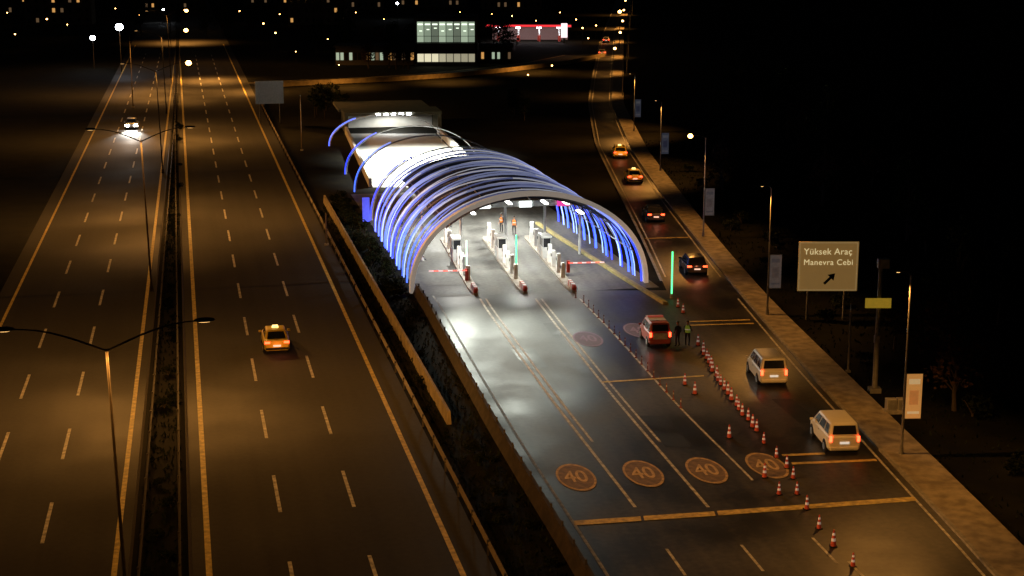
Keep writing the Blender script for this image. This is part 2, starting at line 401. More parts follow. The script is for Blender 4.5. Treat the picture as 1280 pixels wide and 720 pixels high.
def fence(name, label, pts, h, spacing, rail_fn, mats, cat='guard rail'):
    th = thing(name, label, cat)
    m = MB(); rail_fn(m, pts); m.obj('rail', mats[0], th)
    pm = MB(); pm.box((0, 0, h/2), (.1, .12, h)); pme = pm.mesh('post', mats[1])
    dist = 0; nxt = 0; n = 0
    for a, b in zip(pts, pts[1:]):
        L = (b-a).length
        while nxt <= dist+L and n < 95:
            p = a+(b-a)*((nxt-dist)/L); child(pme, 'post', th, (p.x, p.y, 0)); nxt += spacing; n += 1
        dist += L
    return th
def wbeam(h):
    def fn(m, pts):
        m.rings([[p+Vector((-.03, 0, h-.16)), p+Vector((.05, 0, h-.08)), p+Vector((-.03, 0, h)), p+Vector((.05, 0, h+.08)), p+Vector((.09, 0, h+.08)), p+Vector((.0, 0, h)), p+Vector((.09, 0, h-.08)), p+Vector((.0, 0, h-.16))] for p in pts])
    return fn
M_rail = mat('weathered_rail', (.07, .06, .05), .8, .1, scale=2)
fence('guard_rail', 'galvanised guard rail along the highway shoulder', [F(12.95, t) for t in range(40, 280, 10)], .75, 4, wbeam(.62), [mat('rail_ochre', (.18, .14, .09), .8, .1), M_rail])
fence('guard_rail', 'weathered median guard rail facing the highway lanes', [F(-.95, t) for t in range(40, 400, 10)], .75, 4, wbeam(.62), [M_rail, M_rail])
fence('guard_rail', 'weathered median guard rail facing oncoming lanes', [F(oL(-2.7, t), t) for t in range(40, 400, 10)], .75, 4, wbeam(.62), [M_rail, M_rail])
def jersey(m, pts):
    m.rings([[p+Vector((-.35, 0, 0)), p+Vector((-.12, 0, .5)), p+Vector((-.10, 0, .8)), p+Vector((.10, 0, .8)), p+Vector((.12, 0, .5)), p+Vector((.35, 0, 0))] for p in pts])
fence('crash_barrier', 'stained concrete crash barrier with posts beside the toll approach', [Vector((smoothline(PL, y)-.35, y, 0)) for y in range(52, 125, 3)], 1.05, 2.4, jersey, [mat('stained_concrete', (.04, .028, .024), .9, c2=(.016, .012, .011), scale=1.5), M_rail], 'barrier')

# ------------------------------------------------------------------ canopy
cn = thing('toll_canopy', 'arched toll canopy with glowing blue and white ribs', 'toll canopy', tuple(C(0, 0)), HR)
def arch(a, h, t, n=28, lean=0, a0=0, a1=180, skew=0):
    out = []
    for i in range(n+1):
        g_ = R(a0+(a1-a0)*i/n); c_ = math.cos(g_); s_ = max(0, math.sin(g_))
        out.append(Vector((-a*c_, t+lean*s_-skew*c_, h*s_**.92)))
    return out
def dims(t):
    if t <= 30: return 9.5-.3*t/30, 7.6-.25*t/30
    k = (t-30)/65; return 9.2-1.4*k, 7.3-3.4*k
i = 0; t = 1.3
while t < 29:
    a, h = dims(t)
    if i % 2 == 0:
        m = MB(); m.tube(arch(a-.30, h-.30, t, a0=20, a1=160), .07, 6); m.obj('arch_rib', M_gsteel, cn)
    sk = (-1.9, 1.2, -.3, 2.1, -1.1, .5, 1.6)[i % 7]
    m = MB(); m.tube(arch(a+.02*(i % 3), h+.02*(i % 3), t+random.uniform(-.3, .3), lean=random.uniform(.3, 1.4), skew=sk if 3 < t < 27 else sk*.3), (.10, .05, .075, .06)[i % 4], 6); m.obj('led_strip', M_blue[(0, 2, 1, 0, 1, 2)[i % 6]], cn)
    t += (.95, 1.35, 1.0, 1.2)[i % 4]; i += 1
for k, (t, sk) in enumerate(((33.5, 0), (50, -1.5), (66, 1), (91, 0))):
    a, h = dims(t)
    a -= .3
    m = MB(); m.tube(arch(a, h, t, skew=sk), .08, 6); m.obj('arch_rib', M_gsteel, cn)
    m = MB(); m.tube(arch(a+.16, h+.16, t, a0=0, a1=58, skew=sk), .075, 6); m.obj('led_strip', M_blue[k % 2], cn)
m = MB(); rows = []
for j in range(15):
    t = .5+j*1.98; a, h = dims(t); rows.append(arch(a-.5, h-.5, t, 24, lean=.6, a0=42, a1=140))
for r_ in rows: m.v += [tuple(p) for p in r_]
for i in range(len(rows)-1):
    for j in range(24):
        q = i*25+j; m.f.append((q, q+1, q+26, q+25)); m.m.append(0)
m.obj('roof_membrane', M_membr, cn, smooth=True)
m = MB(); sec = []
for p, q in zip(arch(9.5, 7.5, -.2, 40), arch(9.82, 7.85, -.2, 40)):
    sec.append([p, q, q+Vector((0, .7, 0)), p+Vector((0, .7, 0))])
m.rings(sec); m.obj('front_fascia', mat('fascia_panel', (.62, .56, .50), .5, c2=(.5, .45, .41), scale=1, emit=(1, .84, .70), es=.20), cn, smooth=False)  # faint cream emission stands in for uplighting on the fascia
for ang in (20, 45, 70, 90, 110, 135, 160):
    m = MB(); pts = []
    for j in range(8):
        t = j*4.1; a, h = dims(t); pts.append(Vector((-(a-.42)*math.cos(R(ang)), t, (h-.42)*math.sin(R(ang))**.92)))
    m.tube(pts, .045, 5); m.obj('purlin', M_gsteel, cn)
m = MB(); m.box((-9.75, 30.5, 1.6), (.7, .15, 2.4)); m.obj('blue_light_panel', mat('blue_panel_lit', (.1, .15, .8), .4, emit=(.04, .07, 1), es=.6), cn, bevel=.03)
M_tube = mat('ceiling_lamp_lit', (1, 1, 1), .4, emit=WHITE, es=7)
lm = MB(); lm.box((0, 0, 0), (.3, 1.6, .1)); lme = lm.mesh('ceiling_lamp', M_tube)
for x in (-4.2, -1.2, 1.8, 4.8):
    for t in (3, 8, 14, 20, 26):
        a, h = dims(t); z = h*(1-(x/a)**2)**.5-1.0
        child(lme, 'ceiling_lamp', cn, (x, t, z))
for x, t, e in ((-4.8, 6, 2600), (.5, 6, 1900), (5.2, 6, 1500), (-3.4, 17, 3000), (3.2, 17, 3000), (-3, 27, 5000), (3.5, 27, 5000)):
    light('canopy_light', (x, t, 5.2), e, WHITE, cn, 'SPOT', 150, .5, rad=.05)
FW = (.95, 1, .86)
light('canopy_light', (-6.0, -.6, 5.5), 5000, FW, cn, 'SPOT', 62, 1, rot=(R(-67), 0, R(5)), rad=.6)
light('canopy_light', (-2.2, -.6, 6.9), 6000, FW, cn, 'SPOT', 56, 1, rot=(R(-67), 0, R(5)), rad=.6)
light('canopy_light', (2.6, -.6, 6.9), 1700, FW, cn, 'SPOT', 66, 1, rot=(R(-60), 0, R(3)), rad=.5)
for t, e in ((60, 26000), (78, 30000)):
    light('ramp_light', (.6+.06*(t-50), t, 6.0), e, (1, 1, .90), cn, 'SPOT', 138, .4, rad=.1)

def wallseg(name, a, b, h, th, m_, label):
    m = MB(); a = Vector(a); b = Vector(b); d = (b-a).normalized(); n = Vector((-d.y, d.x, 0))*th/2
    m.rings([[p-n, p+n, p+n+Vector((0, 0, h)), p-n+Vector((0, 0, h))] for p in (a, b)])
    o = m.obj(name, m_); tag(o, label, 'wall'); return o
M_cw = mat('white_concrete', (.6, .6, .56), .8, c2=(.5, .5, .46), scale=1)
wallseg('retaining_wall', (-15.9, 178, 0), (-23.6, 227, 0), 1.0, .35, M_cw, 'white concrete retaining wall beside the floodlit ramp')
wallseg('retaining_wall', (-2.3, 178, 0), (-10.5, 227, 0), 1.0, .35, M_cw, 'white concrete retaining wall on the inner side of the ramp')
pt = thing('tunnel_portal', 'low olive concrete tunnel portal with a row of lamps', 'tunnel portal', (-17.0, 229, 0), HR*.9)
m = MB()
m.box((-6.7, 3, 1.2), (.5, 6, 2.4)); m.box((6.7, 3, 1.2), (.5, 6, 2.4)); m.box((0, 3, 2.65), (14.0, 6.6, .45)); m.box((-.5, 12, 2.5), (13.6, 11.3, .4)); m.box((0, 6.3, 1.2), (12.8, .3, 2.4), 1)
m.obj('portal_wall', [mat('olive_concrete', (.075, .068, .04), .9, c2=(.045, .04, .025), scale=.7, emit=(1, .85, .4), es=.006), M_cw], pt)  # slight emission in the olive concrete makes the portal look lit
lm = MB(); lm.box((0, 0, 0), (.6, .2, .22)); lme2 = lm.mesh('portal_lamp', M_lampw)
for x in (-2.2, -1.1, 0, 1.1, 2.2): child(lme2, 'portal_lamp', pt, (x, -.42, 2.6))
light('portal_light', (0, 2.5, 2.2), 1500, (1, .98, .9), pt, 'SPOT', 170, .3, rad=.05)

# ------------------------------------------------------------------ toll islands
M_red_lit = mat('barrier_arm_red', (.8, .05, .03), .4, emit=(1, .16, .12), es=1.5)
M_pink_lit = mat('barrier_arm_white', (.8, .8, .8), .4, emit=(1, .55, .55), es=1.1)
M_booth = mat('booth_panel', (.48, .49, .49), .55, c2=(.38, .39, .39), scale=2)
def island(x, y, length=24):
    rz = math.atan(.15)
    th = thing('toll_island', 'raised concrete toll island with striped nose', 'toll island', (x, y, 0), rz, 'toll islands between lanes')
    m = MB(); n = []
    for yy_, w in ((0, .15), (.6, .28), (2, .38), (length-1, .38), (length, .2)): n.append([(-w, yy_, 0), (-w, yy_, .18), (w, yy_, .18), (w, yy_, 0)])
    m.rings(n); m.obj('island_base', M_kerb, th)
    m = MB()
    for k in range(6): m.box((0, .2+k*.36, .42), (.34, .34, .42), k % 2, top=(.8, 1))
    m.ball((0, .05, .4), (.2, .22, .24), 10, 6, 0)
    m.obj('crash_cushion', [M_red, M_refl], th)
    b = thing('toll_booth', 'slim toll booth with dark windows standing on an island', 'toll booth', (x-.15*13.5, y+13.5, .18), rz, 'toll booths')
    m = MB(); m.box((0, 0, .5), (.75, 1.6, 1.0))
    for sx in (-.34, .34):
        for sy in (-.75, 0, .75): m.box((sx, sy, 1.4), (.06, .07, .85))
    m.obj('booth_body', M_booth, b, bevel=.03)
    m = MB(); m.box((0, 0, 1.9), (.92, 1.85, .16)); m.obj('booth_roof', M_booth, b, bevel=.04)
    for sx in (-.35, .35):
        m = MB(); m.box((sx, 0, 1.4), (.02, 1.44, .8)); m.obj('window', M_glass, b)
    m = MB(); m.box((0, -.77, 1.4), (.6, .02, .8)); m.obj('window', M_glass, b)
    for dy, hh in ((5.0, 1.2), (7.0, 1.6), (9.4, 1.4), (11.2, 1.6), (16.5, 1.6), (18.5, 1.6), (21, 1.8)):
        k = thing('ticket_machine', 'white ticket and card machine on a toll island', 'ticket machine', (x-.15*dy, y+dy, .18), rz, 'ticket machines')
        m = MB(); m.box((0, 0, hh/2), (.38, .42, hh), top=(.85, .8)); m.obj('cabinet', M_wsteel, k, bevel=.04)
        m = MB(); m.box((-.205, 0, hh*.72), (.03, .26, .24)); m.obj('screen', M_glass, k)
    return th
for (x, y) in ((-2.85, 123.2), (1.05, 123.8), (4.95, 124.2)): island(x, y)
def green_post(x, y, h, label, mm):
    th = thing('lane_light_post', label, 'light post', (x, y, .02), 0, 'lane light posts')
    m = MB(); m.cyl((0, 0, 0), (0, 0, .35), .14, .1); m.obj('base', M_steel, th)
    m = MB(); m.cyl((0, 0, .3), (0, 0, h), .065); m.obj('light_tube', mm, th)
green_post(-3.75, 129.4, 3.2, 'pale glowing lane light post on a toll island', M_pale_led); green_post(.35, 130.8, 3.4, 'glowing green lane light post on a toll island', M_green_led); green_post(12.5, 122.2, 3.7, 'tall glowing green light post beside the side road', M_green_led)
def gate(x, y, L, label):
    th = thing('barrier_gate', label, 'barrier gate', (x, y, .2), .1, 'toll barrier gates')
    m = MB(); m.box((0, 0, .5), (.28, .3, 1.0), top=(.9, .9)); m.obj('housing', M_red, th, bevel=.03)
    m = MB()
    for k in range(8): m.box((L*(k+.5)/8, -.22, .85), (abs(L)/8, .05, .09), k % 2)
    m.obj('arm', [M_red_lit, M_pink_lit], th)
gate(-3.7, 128.0, -3.1, 'red barrier gate with lowered lit striped arm')
gate(4.7, 131.0, 3.0, 'red barrier gate with lowered arm across toll lane')
m = MB()
DV = [C(8.9, -8), C(8.35, 0), C(7.8, 10), C(7.2, 20), C(6.8, 28)]
m.rings([[p+Vector((-.22, 0, 0)), p+Vector((-.18, 0, .22)), p+Vector((.18, 0, .22)), p+Vector((.22, 0, 0))] for p in DV])
o = m.obj('lane_divider', mat('yellow_kerb_paint', (.34, .29, .11), .8, c2=(.2, .17, .08), scale=2)); tag(o, 'low yellow-painted concrete kerb divider beside the last toll lane', 'kerb divider')
gt = thing('lane_gantry', 'white overhead lane gantry with signal panels under the canopy', 'gantry', tuple(C(0, 12.5)), HR)
m = MB(); m.box((0, 0, 4.75), (14.5, .45, .5)); m.obj('beam', M_wsteel, gt, bevel=.04)
for x in (-6.9, -3.5, .45, 4.0, 7.2):
    m = MB(); m.cyl((x, 0, 0), (x, 0, 4.5), .12); m.obj('column', M_wsteel, gt)
M_mag = mat('magenta_display', (.5, .05, .3), .4, emit=(.9, .06, .38), es=.9)
M_wdisp = mat('white_display', (.9, .9, .9), .4, emit=(.9, 1, .95), es=1.8)
for x, mm in ((-5.2, M_wdisp), (-1.5, M_wdisp), (2.2, M_wdisp), (5.6, M_mag)):
    m = MB(); m.box((x, -.32, 4.75), (1.1, .12, .55)); m.obj('signal_panel', mm, gt)

# ------------------------------------------------------------------ cars
def frust_quad(base, top, fa, u0, u1, v0, v1, off):
    a, b = {'rear': (0, 1), 'right': (1, 2), 'front': (2, 3), 'left': (3, 0)}[fa]
    def P(u, v):
        p = base[a].lerp(base[b], u); q = top[a].lerp(top[b], u); return p.lerp(q, v)
    n = (base[b]-base[a]).cross(top[a]-base[a]).normalized()
    return [P(u0, v0)+n*off, P(u1, v0)+n*off, P(u1, v1)+n*off, P(u0, v1)+n*off]
def car(label, style, paint, loc, rz, tail=True, head=False, taxi=False, cat='car', name='car', group=None, L=4.4, W=1.8, H=1.46, glow=10):
    th = thing(name, label, cat, loc, rz, group)
    w = W/2
    if style == 'sedan':
        st = [(-.5, .80, .78, .38), (-.485, .92, .97, .26), (-.34, 1, 1.0, .2), (0, 1, .97, .2), (.22, 1, .94, .2), (.42, .95, .82, .22), (.485, .86, .70, .26), (.5, .76, .6, .34)]
        cb = (-.40, .24, .90); ct = (-.24, .06, .70); belt = .95
    elif style == 'hatch':
        st = [(-.5, .84, .9, .38), (-.485, .95, 1.0, .26), (-.3, 1, 1.02, .2), (0, 1, .99, .2), (.24, 1, .96, .2), (.43, .95, .84, .22), (.485, .86, .70, .26), (.5, .76, .6, .34)]
        cb = (-.48, .28, .90); ct = (-.38, .08, .72); belt = .97
    else:
        st = [(-.5, .88, 1.0, .38), (-.488, .97, 1.08, .26), (-.3, 1, 1.1, .2), (0, 1, 1.1, .2), (.25, 1, 1.08, .2), (.40, .96, .96, .22), (.475, .88, .80, .26), (.5, .74, .66, .36)]
        cb = (-.49, .34, .95); ct = (-.455, .12, .80); belt = 1.06
    m = MB(); rings = []
    for y, k, zt, zb in st:
        q = w*k
        rings.append([(-.86*q, y*L, zb), (-.98*q, y*L, zb+.12), (-q, y*L, (zb+zt)/2), (-.97*q, y*L, zt-.1), (-.86*q, y*L, zt), (.86*q, y*L, zt), (.97*q, y*L, zt-.1), (q, y*L, (zb+zt)/2), (.98*q, y*L, zb+.12), (.86*q, y*L, zb)])
    m.rings(rings)
    r = .32
    for sx in (-1, 1):
        for sy in (-.31, .31): m.cyl((sx*(w-.16), sy*L, r+.02), (sx*(w+.004), sy*L, r+.02), r+.07, None, 18, 1)
    m.obj('body', [paint, M_rubber], th, bevel=.03)
    zb = belt-.03
    base = [Vector((-w*cb[2], cb[0]*L, zb)), Vector((w*cb[2], cb[0]*L, zb)), Vector((w*cb[2], cb[1]*L, zb)), Vector((-w*cb[2], cb[1]*L, zb))]
    top = [Vector((-w*ct[2], ct[0]*L, H)), Vector((w*ct[2], ct[0]*L, H)), Vector((w*ct[2], ct[1]*L, H)), Vector((-w*ct[2], ct[1]*L, H))]
    m = MB(); m.rings([base, top]); cab = m.obj('cabin', paint, th)
    bv = cab.modifiers.new('bevel', 'BEVEL'); bv.width = .12 if style == 'van' else .08; bv.segments = 3; bv.limit_method = 'ANGLE'; bv.angle_limit = R(30)
    for p_ in cab.data.polygons: p_.use_smooth = True
    for nm, fa, u0, u1 in (('rear_window', 'rear', .10, .90), ('windscreen', 'front', .08, .92)):
        m = MB(); m.poly(frust_quad(base, top, fa, u0, u1, .2 if style == 'van' else .12, .82, .012)); m.obj(nm, M_glass, th)
    spl = ((.07, .30), (.33, .62), (.65, .90)) if style == 'van' else ((.12, .47), (.50, .88))
    for fa in ('right', 'left'):
        for (a, b) in spl:
            if fa == 'left': a, b = 1-b, 1-a
            m = MB(); m.poly(frust_quad(base, top, fa, a, b, .16, .80, .012)); m.obj('side_window', M_glass, th)
    wm = MB(); wm.cyl((-.1, 0, 0), (.1, 0, 0), r, None, 20); wme = wm.mesh('wheel', M_rubber)
    rm = MB(); rm.cyl((-.115, 0, 0), (.115, 0, 0), r*.62, None, 12); rme = rm.mesh('rim', M_rim)
    for sx in (-1, 1):
        for sy in (-.31, .31):
            wo = child(wme, 'wheel', th, (sx*(w-.08), sy*L, r)); child(rme, 'rim', wo)
    for sx in (-1, 1):
        m = MB()
        if style == 'van': m.box((sx*w*.84, -.497*L, .94), (.15, .10, .32))
        else: m.box((sx*w*.72, -.487*L, .84), (.36, .12, .15))
        m.obj('tail_light', M_tail if tail else M_red, th, bevel=.02)
        m = MB(); m.box((sx*w*.66, .482*L, .64), (.36, .14, .15) if not head else (.52, .22, .28)); m.obj('headlight', M_head if head else M_head_off, th, bevel=.02)
        m = MB(); m.box((sx*(w+.09), cb[1]*L-.35, belt+.04), (.2, .12, .14)); m.obj('mirror', paint, th, bevel=.03)
        m = MB(); m.box((sx*(w+.006), -.02*L, belt-.16), (.03, .18, .03)); m.obj('door_handle', M_steel, th)
    m = MB(); m.box((0, -.504*L, .62 if style != 'van' else .72), (.52, .03, .12)); m.obj('number_plate', M_plate_lit if tail else M_plate, th)
    m = MB(); m.box((0, -.495*L, .42), (W*.86, .14, .16)); m.obj('bumper', M_dark if style != 'van' else paint, th, bevel=.03)
    m = MB(); m.box((0, .49*L, .36), (W*.8, .12, .14)); m.obj('bumper', M_dark if style != 'van' else paint, th, bevel=.03)
    if taxi:
        m = MB(); m.box((0, -.08*L, H+.09), (.46, .16, .16), top=(.8, .7)); s_ = m.obj('roof_sign', M_taxi_sign, th)
        text_mesh('TAKSİ', .11, M_dark, s_, (0, -.08*L-.085, H+.085), (R(84), 0, 0), 'sign_lettering')
    if head:
        light('headlight_beam', (0, .56*L, .7), 22000, (1, .95, .85), th, 'SPOT', 60, 1, rot=(R(66), 0, 0), rad=.1)
    elif tail and glow:
        light('plate_and_tail_glow', (0, -.62*L, .8), glow, (1, .25, .12), th, 'POINT', rad=.03)
    return th
M_plate_lit = mat('lit_number_plate', (.8, .8, .75), .4, emit=(1, .95, .8), es=.5)
M_taxi_sign = mat('taxi_roof_sign', (1, .9, .5), .4, emit=(1, .75, .25), es=2.5)
P_taxi = mat('taxi_yellow_paint', (.92, .66, .05), .4, c2=(.85, .60, .05), scale=1)
P_white = mat('white_car_paint', (.82, .79, .68), .4, c2=(.76, .73, .62), scale=1)
P_black = mat('black_car_paint', (.03, .03, .033), .25, c2=(.02, .02, .022), scale=1)
P_grey = mat('grey_car_paint', (.16, .16, .17), .3, c2=(.12, .12, .13), scale=1)
P_red = mat('dull_red_van_paint', (.42, .09, .075), .5, c2=(.34, .07, .06), scale=1)
p = F(5.7, 108.3); car('yellow taxi with lit roof sign driving on the highway', 'sedan', P_taxi, p, HR, taxi=True, cat='taxi', name='taxi')
p = F(-7.1, 240); car('car with bright headlights coming toward the toll area', 'sedan', P_grey, p, HR+math.pi, tail=False, head=True, cat='car')
car('dark sedan with red tail lights queueing on the side road', 'sedan', P_black, (14.1, 157.5, 0), .05, group='cars queueing on the side road')
car('dark hatchback with red tail lights beside the toll canopy', 'hatch', P_black, (15.3, 132.5, 0), .06, group='cars queueing on the side road', H=1.5)
car('white van with roof lit orange on the side road', 'van', P_white, (16.35, 99.3, 0), .068, cat='van', name='van', H=1.84, L=4.4, W=1.83, group='cars queueing on the side road', glow=0)
car('white van near the speed marking on the side road', 'van', P_white, (18.05, 85.8, 0), .068, cat='van', name='van', H=1.8, L=4.4, W=1.83, group='cars queueing on the side road', glow=0)
car('yellow taxi with tail lights farther up the side road', 'sedan', P_taxi, (13.95, 182.5, 0), .03, taxi=True, cat='taxi', name='taxi', group='cars queueing on the side road')
car('yellow hatchback taxi at the top of the side road', 'hatch', P_taxi, (13.7, 203, 0), .0, taxi=True, cat='taxi', name='taxi', H=1.5, group='cars queueing on the side road')
for x, y in ((21, 375), (24.5, 420)):
    car('distant dark car with glowing red tail lights', 'sedan', P_grey, (x, y, 0), -.07, group='cars queueing on the side road')
sv = car('dull red and white service van parked by the cones', 'van', P_red, (10.0, 108.6, 0), .12, cat='service van', name='service_van', H=1.75, L=3.6, W=1.6, glow=0)
m = MB(); m.box((0, 0, 1.83), (1.1, .2, .1)); m.obj('light_bar', mat('beacon_bar', (.3, .1, .1), .3, emit=(1, .15, .1), es=.2), sv)
m = MB(); m.box((0, -1.825, .84), (1.0, .02, .42)); m.obj('striped_panel', M_refl, sv)
m = MB(); m.box((0, -.2, 1.765), (1.15, 1.6, .03)); m.obj('roof_panel', M_refl, sv)

# ------------------------------------------------------------------ cones and delineators
cone = thing('traffic_cone', 'red traffic cone with white reflective bands', 'traffic cone', (12.9, 107.5, 0), 0, 'traffic cones along the lane')
m = MB(); m.box((0, 0, .025), (.32, .32, .05)); m.obj('base', M_rubber, cone)
m = MB(); zs = [0.05, .28, .42, .56, .68, .82]
for k in range(5):
    ra = .115*(1-(zs[k]-.06)/.9)+.02; rb = .115*(1-(zs[k+1]-.06)/.9)+.02
    m.cyl((0, 0, zs[k]), (0, 0, zs[k+1]), ra, rb, 12, k % 2)
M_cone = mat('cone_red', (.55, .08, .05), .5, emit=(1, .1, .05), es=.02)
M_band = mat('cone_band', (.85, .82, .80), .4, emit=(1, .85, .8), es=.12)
m.obj('cone_body', [M_cone, M_band], cone)
row = []
for k in range(1, 19):
    f = k/18; row.append((13.0+1.0*f-.25*math.sin(math.pi*f), 107.0-19.2*f))
row += [(14.15, 85.6), (14.45, 83.3), (14.75, 81.6), (14.8, 79.6), (14.55, 77.4), (14.6, 75.0), (14.8, 72.7), (14.95, 70.4), (15.4, 68.0), (12.3, 86.5), (13.3, 80.0), (13.6, 77.2), (11.3, 95.3), (10.9, 97.5), (12.7, 119.3), (12.9, 117)]
for x, y in row: dup(cone, (x+random.uniform(-.06, .06), y+random.uniform(-.2, .2), .012), random.random(), random.uniform(.82, 1.02))
dl = thing('delineator_post', 'short dark red delineator post with pale band', 'delineator post', (5.0, 122.3, 0), 0, 'delineator posts along the lane line')
m = MB(); m.tube([(0, 0, 0), (0, 0, .06), (0, 0, .07), (0, 0, .6)], [.10, .09, .03, .026], 8); m.obj('post', mat('dull_red_post', (.24, .05, .035), .6), dl)
m = MB(); m.cyl((0, 0, .36), (0, 0, .46), .036); m.obj('reflective_band', M_refl, dl)
for k in range(1, 19):
    y = 122.3-1.65*k; dup(dl, (smoothline(L3, y, 4)+.02, y, .012), 0)

# ------------------------------------------------------------------ people
def person(label, loc, rz, jacket, vest, trouser, pose=0):
    th_p = [((0, 0, .96), .13), ((0, 0, 1.14), .125), ((0, 0, 1.34), .15), ((0, 0, 1.47), .085), ((0, 0.01, 1.54), .055), ((0, .02, 1.62), .085), ((0, .02, 1.70), .098), ((0, .015, 1.77), .075)]
    V = [p for p, _ in th_p]; Rd = [r for _, r in th_p]; E = [(i, i+1) for i in range(len(V)-1)]
    def chain(root, pts):
        prev = root
        for p, r in pts:
            V.append(p); Rd.append(r); E.append((prev, len(V)-1)); prev = len(V)-1
        return prev
    for s in (-1, 1):
        sp = .02*s if pose == 0 else .05*s
        chain(0, [((s*.10, 0, .90), .095), ((s*.115, .03+sp, .50), .062), ((s*.12, -.02-sp, .10), .042), ((s*.125, .04-sp, .045), .04), ((s*.13, .15-sp, .04), .033)])
        ey = .06 if pose == 0 else (.22 if s == 1 else .04)
        h = chain(2, [((s*.19, 0, 1.41), .06), ((s*.25, -.02, 1.14), .044), ((s*.25, ey+.03, .90 if pose == 0 or s == -1 else 1.08), .032), ((s*.25, ey+.08, .83 if pose == 0 or s == -1 else 1.10), .034)])
        b = Vector(V[h])
        for q in range(4): chain(h, [(tuple(b+Vector((s*(.0), -.03+.02*q, -.05))), .011), (tuple(b+Vector((-s*.012, -.03+.022*q, -.09+abs(q-1.5)*.006))), .009)])
        chain(h, [(tuple(b+Vector((-s*.02, .04, -.02))), .012), (tuple(b+Vector((-s*.03, .06, -.05))), .010)])
    me = bpy.data.meshes.new('person'); me.from_pydata(V, E, [])
    ob = bpy.data.objects.new('person', me); col.objects.link(ob)
    sk = ob.modifiers.new('s', 'SKIN')
    if not me.skin_vertices:
        bm = bmesh.new(); bm.from_mesh(me); bm.verts.layers.skin.verify(); bm.to_mesh(me); bm.free()
    for i, sv_ in enumerate(me.skin_vertices[0].data): sv_.radius = (Rd[i]*(1.25 if i in (0, 1, 2) else 1), Rd[i]*(.8 if i in (0, 1, 2) else 1)); sv_.use_root = (i == 0)
    sb = ob.modifiers.new('b', 'SUBSURF'); sb.levels = 1; sb.render_levels = 1
    bpy.context.view_layer.update()
    nm = bpy.data.meshes.new_from_object(ob.evaluated_get(bpy.context.evaluated_depsgraph_get()))
    bpy.data.objects.remove(ob)
    nm.materials.clear()
    for mm in (M_skin, jacket, trouser, M_rubber): nm.materials.append(mm)
    for pl in nm.polygons:
        z = pl.center.z; x = abs(pl.center.x); pl.use_smooth = True
        pl.material_index = 3 if z < .1 else 2 if (z < .97 and x < .21) else 0 if (z > 1.5 or (x > .21 and z < .93)) else 1
    body = bpy.data.objects.new('person', nm); col.objects.link(body); body.location = loc; body.rotation_euler = (0, 0, rz)
    tag(body, label, 'person')
    if vest:
        m = MB(); rings = []
        for z, a, b in ((.95, .19, .13), (1.1, .185, .125), (1.3, .21, .14), (1.42, .17, .11), (1.47, .10, .09)):
            rings.append([(a*math.cos(2*math.pi*j/16), b*math.sin(2*math.pi*j/16), z) for j in range(16)])
        m.rings(rings, cap=False); m.obj('vest', vest, body, smooth=True)
        m = MB(); m.rings([[(.215*math.cos(2*math.pi*j/16), .148*math.sin(2*math.pi*j/16), 1.15+d) for j in range(16)] for d in (0, .06)], cap=False)
        m.obj('reflective_band', M_band, body)
    m = MB(); m.ball((0, .0, 1.74), (.105, .115, .085), 12, 6, 0, -10, 90); m.obj('hair', M_hair, body, smooth=True)
    for s in (-1, 1):
        m = MB(); m.ball((s*.035, .108, 1.70), (.013, .01, .009)); m.obj('eye', M_rubber, body)
        m = MB(); m.ball((s*.10, .01, 1.69), (.012, .025, .035)); m.obj('ear', M_skin, body)
    m = MB(); m.ball((0, .125, 1.665), (.014, .022, .026)); m.obj('nose', M_skin, body)
    m = MB(); m.box((0, .108, 1.625), (.05, .012, .012)); m.obj('mouth', M_red, body)
    return body
M_skin = mat('skin', (.50, .30, .21), .55); M_hair = mat('hair', (.02, .015, .012), .7)
M_jk = mat('dark_jacket', (.03, .035, .05), .8); M_tr = mat('dark_trousers', (.03, .03, .035), .85)
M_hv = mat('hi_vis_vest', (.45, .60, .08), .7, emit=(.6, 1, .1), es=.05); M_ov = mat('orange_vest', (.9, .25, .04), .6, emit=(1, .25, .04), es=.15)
person('standing officer in dark jacket and trousers near the cones', (11.45, 107.2, .015), .5, M_jk, None, M_tr, 0)
person('worker in yellow-green reflective vest standing beside an officer', (12.15, 107.4, .015), -.4, M_jk, M_hv, M_tr, 1)
person('worker in orange vest standing between toll lanes', (.2, 149, .015), 3.0, M_jk, M_ov, M_tr, 1)
person('second worker in orange vest between toll lanes', (-1.0, 150.5, .015), 2.4, M_jk, M_ov, M_tr, 0)

# ------------------------------------------------------------------ street lamps
def double_lamp(bowl, lit=True, e=950):
    th = thing('street_lamp', 'tall double-arm street lamp on the highway median', 'street lamp', (0, 0, 0), HR, 'double-arm lamps along the median')
    m = MB(); m.cyl((0, 0, 0), (0, 0, .5), .16, .12, 12); m.cyl((0, 0, .4), (-.25, 0, 12.1), .085, .05, 10); m.obj('pole', M_ochre if not bowl else M_dark, th)
    for s in (-1, 1):
        pts = [(-.25+s*3.5*k/8, 0, 12.0+1.05*math.sin(k/8*math.pi/2)) for k in range(9)]
        m = MB(); m.tube(pts, [.05-.003*k for k in range(9)], 6); m.obj('arm', M_dark, th)
        m = MB(); m.ball((-.25+s*3.8, 0, 13.08), (.42, .15, .10), 12, 6, 0); lu = m.obj('luminaire', M_dark, th, smooth=True)
        hot = bowl and s == 1
        m = MB()
        if hot: m.ball((-.25+s*3.8, 0, 12.98), (.34, .30, .28), 12, 6, 0)
        else: m.ball((-.25+s*3.8, 0, 12.99), (.22, .08, .015), 12, 4, 0)
        m.obj('lens', M_lamp if hot else M_lens_dim, lu, smooth=True)
        if lit: light('lamp_light', (-.25+s*3.8, 0, 12.9 if not hot else 12.6), e, ORANGE, th, 'SPOT', 160, .25, bat=True, rad=.02)
    return th
